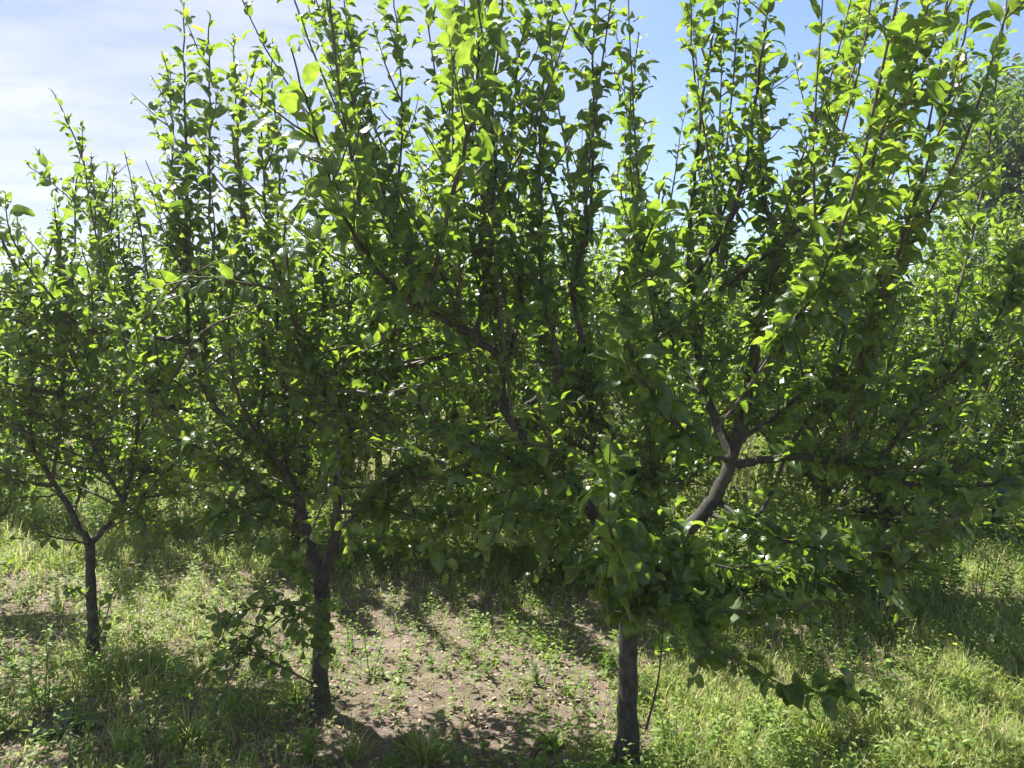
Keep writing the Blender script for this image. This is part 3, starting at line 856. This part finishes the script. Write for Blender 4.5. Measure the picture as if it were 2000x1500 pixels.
def blades_obj(name, n, y0, y1, hmin, hmax, label_kind, clump=.6):
    x, y = scatter(n, y0, y1)
    x += .03 * rng.normal(size=n); y += .03 * rng.normal(size=n)
    dn = cover_density(x, y)
    k = (rng.random(n) < dn) & (vnoise(x * 9, y * 9) > clump * (1 - dn) * rng.random(n))
    x, y, dn = x[k], y[k], dn[k]
    n = len(x)
    Lv = Leaves()
    h = rng.uniform(hmin, hmax, n) * (.5 + .8 * dn) * (1 + np.clip(y - 4, 0, 4) * .12)
    z = ground_z(x, y) - .005
    a = rng.uniform(0, 6.28, n); lean = rng.uniform(.05, .6, n)
    d = np.stack([np.cos(a) * lean, np.sin(a) * lean, np.ones(n)], -1)
    nr = np.stack([-np.cos(a), -np.sin(a), lean], -1)
    dry = np.where(rng.random(n) < .5, rng.uniform(.4, 1, n), rng.random(n) * .15)
    wd = rng.uniform(.0035, .0075, n) * (1 + np.clip(y - 3.5, 0, 5) * .25)
    Lv.r = np.stack([x, y, z, *d.T, *nr.T, h, wd, rng.uniform(.2, 1.6, n), dry, np.full(n, .02)], -1).tolist()
    return tag(Lv.build(name, None, np.zeros(3), M_GRASS, (4, 1), 0, 0, 'blade'), kind='stuff', label=label_kind, cat='grass')
blades_obj('grass', 110000, 2.5, 6.0, .03, .11, 'thin green and straw-coloured grass on the orchard floor')
blades_obj('far_grass', 45000, 6.0, 16.0, .06, .20, 'tall grass between the back rows of the orchard', .3)

def weed_cover(n, y0, y1, name='ground_cover', hr=(.03, .15), label='small leafy weeds sprouting all over the soil', rows=False):
    x, y = scatter(n, y0, y1)
    dn = cover_density(x + 1.3, y * .9 + 2) * .5 + cover_density(x, y) * .5
    k = rng.random(n) < dn * 1.1
    if rows:                                        # only along the planted strips of the second row and beyond
        u = (y + .33 * x - 5.25) / 2.05
        k = (u > -.2) & (np.abs(u - np.round(u)) < .17) & (fbm(x * 2.2, y * 2.2, 2) > .36)
    x, y = x[k], y[k]
    Lv = Leaves()
    zs = ground_z(x, y)
    for px, py, pz in zip(x, y, zs):
        h = rng.uniform(*hr); az = rng.uniform(0, 6.28)
        top = np.array([px + rng.normal() * .02, py + rng.normal() * .02, pz + h])
        b0 = np.array([px, py, pz - .004])
        d = unit(top - b0)
        Lv.add(b0, d, unit(np.cross(d, rand_dir())), h * 1.03, .003, .05, .1, .02)
        m_ = int(4 + h * 60); ls = rng.uniform(.018, .04) * (1.5 if rows else 1)
        for q in range(m_):
            f = (q + .6) / m_
            leaf = b0 + (top - b0) * f
            dd = unit(np.array([math.cos(az), math.sin(az), rng.uniform(-.1, .7)]))
            Lv.add(leaf, dd, unit(UP + rng.normal(size=3) * .3), ls * rng.uniform(.6, 1.2), ls * rng.uniform(.28, .5), rng.uniform(.1, .9), max(0, rng.normal() * .25) + .4 * (f > .85), .08)
            az += 2.4
    return tag(Lv.build(name, None, np.zeros(3), M_WEED, (4, 2), .3, .05, 'lance'), kind='stuff',
               label=label, cat='weeds')
weed_cover(11000, 2.5, 7.5)
weed_cover(10000, 4.6, 11, 'undergrowth', (.18, .6), 'knee-high leafy weeds along the planted strips of the rows behind', True)

# litter and clods on the soil
def litter(n, y0, y1):
    x, y = scatter(n, y0, y1)
    Lv = Leaves()
    z = ground_z(x, y) + .004
    a = rng.uniform(0, 6.28, n)
    d = np.stack([np.cos(a), np.sin(a), rng.uniform(-.1, .25, n)], -1)
    nr = np.stack([rng.normal(size=n) * .35, rng.normal(size=n) * .35, np.ones(n)], -1)
    thin = rng.random(n) < .5
    ln = np.where(thin, rng.uniform(.02, .07, n), rng.uniform(.012, .035, n)); wd = np.where(thin, .003, ln * .5)
    Lv.r = np.stack([x, y, z, *d.T, *nr.T, ln, wd, rng.uniform(-.6, 1.2, n), rng.random(n), np.full(n, .05)], -1).tolist()
    return tag(Lv.build('leaf_litter', None, np.zeros(3), M_LITTER, (4, 2), .4, .1, 'lance'), kind='stuff', label='dead leaves and dry stalk bits strewn over the soil', cat='litter')
litter(14000, 2.5, 7)
def clods(n, y0, y1):
    x, y = scatter(n, y0, y1)
    z = ground_z(x, y)
    ico = np.array([[0, 0, 1], [.894, 0, .447], [.276, .851, .447], [-.724, .526, .447], [-.724, -.526, .447], [.276, -.851, .447],
                    [.724, .526, -.447], [-.276, .894, -.447], [-.894, 0, -.447], [-.276, -.894, -.447], [.724, -.526, -.447], [0, 0, -1]])
    fc = np.array([[0, 1, 2], [0, 2, 3], [0, 3, 4], [0, 4, 5], [0, 5, 1], [1, 6, 2], [2, 7, 3], [3, 8, 4], [4, 9, 5], [5, 10, 1], [2, 6, 7], [3, 7, 8], [4, 8, 9], [5, 9, 10], [1, 10, 6], [6, 11, 7], [7, 11, 8], [8, 11, 9], [9, 11, 10], [10, 11, 6]])
    s = .003 + .012 * rng.random(n) ** 5
    V = ico[None] * (1 + .5 * (rng.random((n, 12, 1)) - .5)) * s[:, None, None] * np.stack([rng.uniform(.8, 1.6, n), rng.uniform(.8, 1.6, n), rng.uniform(.5, .9, n)], -1)[:, None]
    V = V + np.stack([x, y, z + s * .2], -1)[:, None]
    Fc = fc[None] + (np.arange(n) * 12)[:, None, None]
    return tag(mesh_from('soil_clods', V.reshape(-1, 3), Fc.reshape(-1, 3), [M_CLOD], smooth=False), kind='stuff', label='crumbs and clods of dry soil', cat='soil')
clods(7000, 2.5, 6)

# ------------------------------------------------------------------ single weeds and tufts one can point at
def tuft(px, py, n, h, spread, label, dry=.1):
    p = gpos(px, py); Lv = Leaves()
    for k in range(n):
        a = rng.uniform(0, 6.28); r0 = spread * .35 * rng.random(); ln = rng.uniform(.1, .9)
        b0 = np.array([math.cos(a) * r0, math.sin(a) * r0, -.006])
        Lv.add(b0, unit([math.cos(a) * ln, math.sin(a) * ln, 1.0]), unit([-math.cos(a), -math.sin(a), ln]), h * rng.uniform(.5, 1.15), rng.uniform(.004, .008), rng.uniform(.3, 1.9),
               rng.uniform(.4, 1) if rng.random() < dry else rng.random() * .2, .02)
    o = Lv.build('grass_tuft', None, np.zeros(3), M_GRASS, (5, 1), 0, 0, 'blade')
    o.location = p
    tag(o, label, 'grass tuft', 'grass tufts on the orchard floor')

def tall_weed(px, py, h, stems, ls, label, mat=None, width=.28, name='tall_weed', gap=.018, cat='weed', flower=False):
    p = gpos(px, py); root = empty(name, p, label, cat, 'weeds one can single out')
    w = Wood(); Lv = Leaves(); fl = Leaves()
    for s in range(stems):
        a = rng.uniform(0, 6.28); ln = rng.uniform(.05, .4) if stems > 1 else .08
        hh = h * rng.uniform(.7, 1.05)
        pts = wander([math.cos(a) * .012 * stems ** .5, math.sin(a) * .012 * stems ** .5, -.01], [math.cos(a) * ln, math.sin(a) * ln, 1], hh, 7, .3, .05)
        w.tube(pts, np.linspace(.0032, .001, len(pts)), 5)
        az = rng.uniform(0, 6.28); x = .02
        while x < hh:
            f = x / hh; i_ = f * (len(pts) - 1); i0 = min(int(i_), len(pts) - 2)
            q = pts[i0] + (pts[i0 + 1] - pts[i0]) * (i_ - i0)
            s_ = ls * (1 - .6 * f) * rng.uniform(.7, 1.15)
            Lv.add(q, unit([math.cos(az), math.sin(az), rng.uniform(.2, .9)]), unit(UP + rng.normal(size=3) * .25), s_, s_ * width, rng.uniform(.3, 1.2), max(0, rng.normal() * .12) + .4 * (f > .9), .06)
            az += 2.4; x += gap * rng.uniform(.7, 1.4)
        if flower:
            for k in range(10):
                a2 = k * .628
                fl.add(pts[-1] + [0, 0, .004], [math.cos(a2), math.sin(a2), .35], UP, .011, .005, .2, 0, .05)
    w.build('stem', root, np.zeros(3), [M_GREEN])
    Lv.build('leaves', root, np.zeros(3), mat or M_WEED, (5, 2), .3, .05, 'lance')
    if flower: fl.build('flower', root, np.zeros(3), M_YELLOW, (3, 1), 0, 0, 'lance')

def rosette(px, py, n, ls, label, width=.36, rise=.5, mat=None):
    p = gpos(px, py); Lv = Leaves()
    az = rng.uniform(0, 6.28)
    for k in range(n):
        r_ = rise * rng.uniform(.3, 1.6)
        s_ = ls * rng.uniform(.65, 1.15)
        Lv.add([0, 0, -.004], unit([math.cos(az), math.sin(az), r_]), unit(UP + rng.normal(size=3) * .15), s_, s_ * width, rng.uniform(.4, 1.3), max(0, rng.normal() * .15), .12)
        az += 2.4 + rng.normal() * .15
    o = Lv.build('broad_leaf_weed', None, np.zeros(3), mat or M_WEED, (7, 4), .3, .10, 'lance')
    o.location = p
    tag(o, label, 'weed', 'weeds one can single out')

rosette(128, 1430, 9, .17, 'low weed with broad pale leaves lying flat in the lower left shade', mat=M_GREYWEED, rise=.25)
tuft(232, 1478, 34, .20, .09, 'bright long-bladed grass tuft at the bottom left beside the flat broad-leaved weed', .15)
tuft(370, 1462, 150, .15, .2, 'dense fine grass tuft in the shade left of the V-forked tree', .3)
tuft(575, 1370, 120, .16, .16, 'fine grass tuft at the foot of the V-forked trunk', .2)
tuft(830, 1478, 170, .13, .26, 'dark mossy grass clump on the shaded soil at the bottom centre')
tuft(690, 1480, 60, .15, .15, 'small shaded grass clump right of the leafy group at the bottom')
tuft(1185, 1215, 90, .17, .16, 'yellow-green grass tuft catching sun behind the nearest trunk', .3)
tuft(1600, 1440, 120, .15, .25, 'thick bright grass tuft in the lower right sun', .15)
tuft(1880, 1330, 110, .17, .2, 'bright grass tuft near the right edge under the shaded patch', .25)
tuft(1720, 1230, 90, .2, .2, 'long arching grass tuft in front of the trunk with suckers', .3)
tuft(1950, 1480, 120, .16, .2, 'grass tuft in the bottom right corner', .2)
tall_weed(85, 1395, .30, 4, .10, 'bushy narrow-leaved weed in deep shade at the left in front of the slender tree', width=.22)
tall_weed(190, 1340, .22, 4, .10, 'narrow-leaved weed leaning over the foot of the slender trunk', width=.24)
tall_weed(20, 1440, .20, 5, .08, 'leafy weed clump cut by the left edge at the bottom', width=.3)
tall_weed(615, 1492, .16, 4, .075, 'group of round-leaved weeds at the bottom edge below the V-forked tree', width=.5)
tall_weed(540, 1478, .10, 3, .06, 'low round-leaved weed left of the group at the bottom edge', width=.5)
tall_weed(725, 1320, .24, 2, .07, 'upright weed on the sunny soil right of the V-forked trunk', width=.3)
tall_weed(685, 1265, .18, 4, .05, 'yellow-green weed clump in the sun behind the V-forked trunk', width=.35)
tall_weed(780, 1225, .20, 3, .045, 'thin sunlit weed at the back of the bare soil left of centre')
tall_weed(975, 1245, .15, 2, .045, 'single thin weed standing mid bare soil in the shadow stripe')
tall_weed(1050, 1325, .14, 5, .07, 'grey-green thistle-like weed in the middle of the sunny soil', mat=M_GREYWEED, width=.2, name='thistle')
tall_weed(878, 1310, .09, 2, .04, 'small sprout on the sunny soil left of the thistle-like weed')
rosette(1080, 1455, 11, .085, 'small fresh weed with upright leaves in front of the nearest trunk', rise=1.1)
tall_weed(1130, 1490, .16, 1, .07, 'lone stem with wide leaves just left of the nearest trunk base', width=.4)
rosette(760, 1495, 8, .09, 'light green rosette at the bottom edge near the dark grass clump', rise=.7)
tall_weed(1193, 1400, .26, 1, .05, 'thin climbing weed close to the left side of the nearest trunk', width=.3)
tall_weed(1320, 1470, .20, 6, .06, 'leafy weed clump at the right foot of the nearest trunk', width=.3)
tall_weed(1480, 1430, .17, 7, .05, 'bushy fine-leaved weed in the shade right of the nearest trunk', width=.28)
tall_weed(1400, 1390, .14, 6, .05, 'bright bushy weed under the low hanging branch', width=.3)
tall_weed(1558, 1265, .16, 3, .04, 'weed with small yellow flowers right of the low hanging branch', flower=True)
tall_weed(1845, 1300, .14, 2, .04, 'low weed with a yellow flower in the right-hand grass', flower=True)
tall_weed(1670, 1400, .20, 2, .04, 'tall thin weed in the sunny grass at the lower right', gap=.03)
tall_weed(1905, 1190, .45, 3, .05, 'tall dark leggy weed right of the trunk with suckers', gap=.028)
tall_weed(1700, 1225, .55, 4, .06, 'leafy shoots crowding the left foot of the trunk with suckers', gap=.03)
tall_weed(1800, 1210, .62, 4, .06, 'upright leafy stems right beside the trunk with suckers', gap=.03)

for q_ in [(40, 1330, .20, 3, .085, .25, 'dark narrow-leaved weed at the left edge between the slender tree and the bottom corner'),
           (150, 1490, .15, 5, .06, .35, 'leafy weed at the bottom edge below the flat broad-leaved weed'),
           (300, 1420, .14, 4, .065, .3, 'shaded leafy weed left of the dense fine grass tuft'),
           (430, 1495, .17, 4, .06, .3, 'dark leafy weed at the bottom edge under the dense fine grass tuft'),
           (480, 1400, .13, 4, .055, .35, 'low shaded weed under the whitish leaf tips of the low branch'),
           (265, 1250, .15, 3, .05, .3, 'sunlit weed just right of the slender trunk foot'),
           (120, 1180, .18, 4, .045, .3, 'bright weed in the sun left of the slender trunk'),
           (310, 1170, .16, 4, .05, .3, 'bright weed in the sunny patch between slender and V-forked trunks'),
           (900, 1490, .12, 5, .05, .35, 'shaded small weed at the bottom edge near the thin dead twig'),
           (960, 1465, .15, 3, .05, .3, 'thin shaded weed beside the thin dead twig at the bottom')]:
    tall_weed(q_[0], q_[1], q_[2], q_[3], q_[4], q_[6], width=q_[5])

def fallen_twig(pxs, r, label):
    pts = [gpos(*q) + [0, 0, r * .8 + .004] for q in pxs]
    c_ = catmull(pts, 5); o0 = c_.mean(0)
    c_[:, 2] = np.maximum(c_[:, 2], ground_z(c_[:, 0], c_[:, 1]) + r * .6)
    w = Wood(); w.tube(c_, np.linspace(r, r * .5, len(c_)), 6, 1, .2)
    k = len(c_) // 2
    w.tube(np.linspace(c_[k], c_[k] + (c_[-1] - c_[k]) * .5 + [.02, .03, .012], 4), [r * .6, r * .5, r * .4, r * .3], 5, 1)
    o = w.build('fallen_twig', None, np.zeros(3) + o0)
    o.location = o0
    tag(o, label, 'twig', 'fallen twigs')
fallen_twig([(752,1328),(775,1312),(790,1298)], .008, 'short thick dead twig on the sunlit soil right of the V-forked trunk')
fallen_twig([(1030,1490),(1050,1462),(1062,1440)], .005, 'thin dead twig lying in shade at the bottom near the small fresh weed')
fallen_twig([(935,1440),(1000,1430),(1060,1428)], .005, 'thin dead twig across the shaded soil at the bottom centre')
fallen_twig([(1090,1365),(1130,1360),(1150,1362)], .005, 'dead twig near the left side of the nearest trunk on sunny soil')

# ------------------------------------------------------------------ thin haze volume added to stand in for lens glare
HAZE = 0.0028
hv = np.array([[x, y, z] for z in (-3.0, 13.0) for x, y in ((-170, -45), (110, -45), (110, 255), (-170, 255))], float)
hf = np.array([[0, 3, 2, 1], [4, 5, 6, 7], [0, 1, 5, 4], [1, 2, 6, 5], [2, 3, 7, 6], [3, 0, 4, 7]])
m, N, L = new_mat('glare_haze')
out = N.new('ShaderNodeOutputMaterial')
pv = N.new('ShaderNodeVolumePrincipled')
pv.inputs['Color'].default_value = (.93, .95, 1.0, 1)
pv.inputs['Density'].default_value = HAZE
pv.inputs['Anisotropy'].default_value = .5
L.new(pv.outputs[0], out.inputs['Volume'])
tag(mesh_from('haze', hv, hf, [m], smooth=False), kind='stuff', label='thin haze added over the orchard to imitate lens glare', cat='haze')
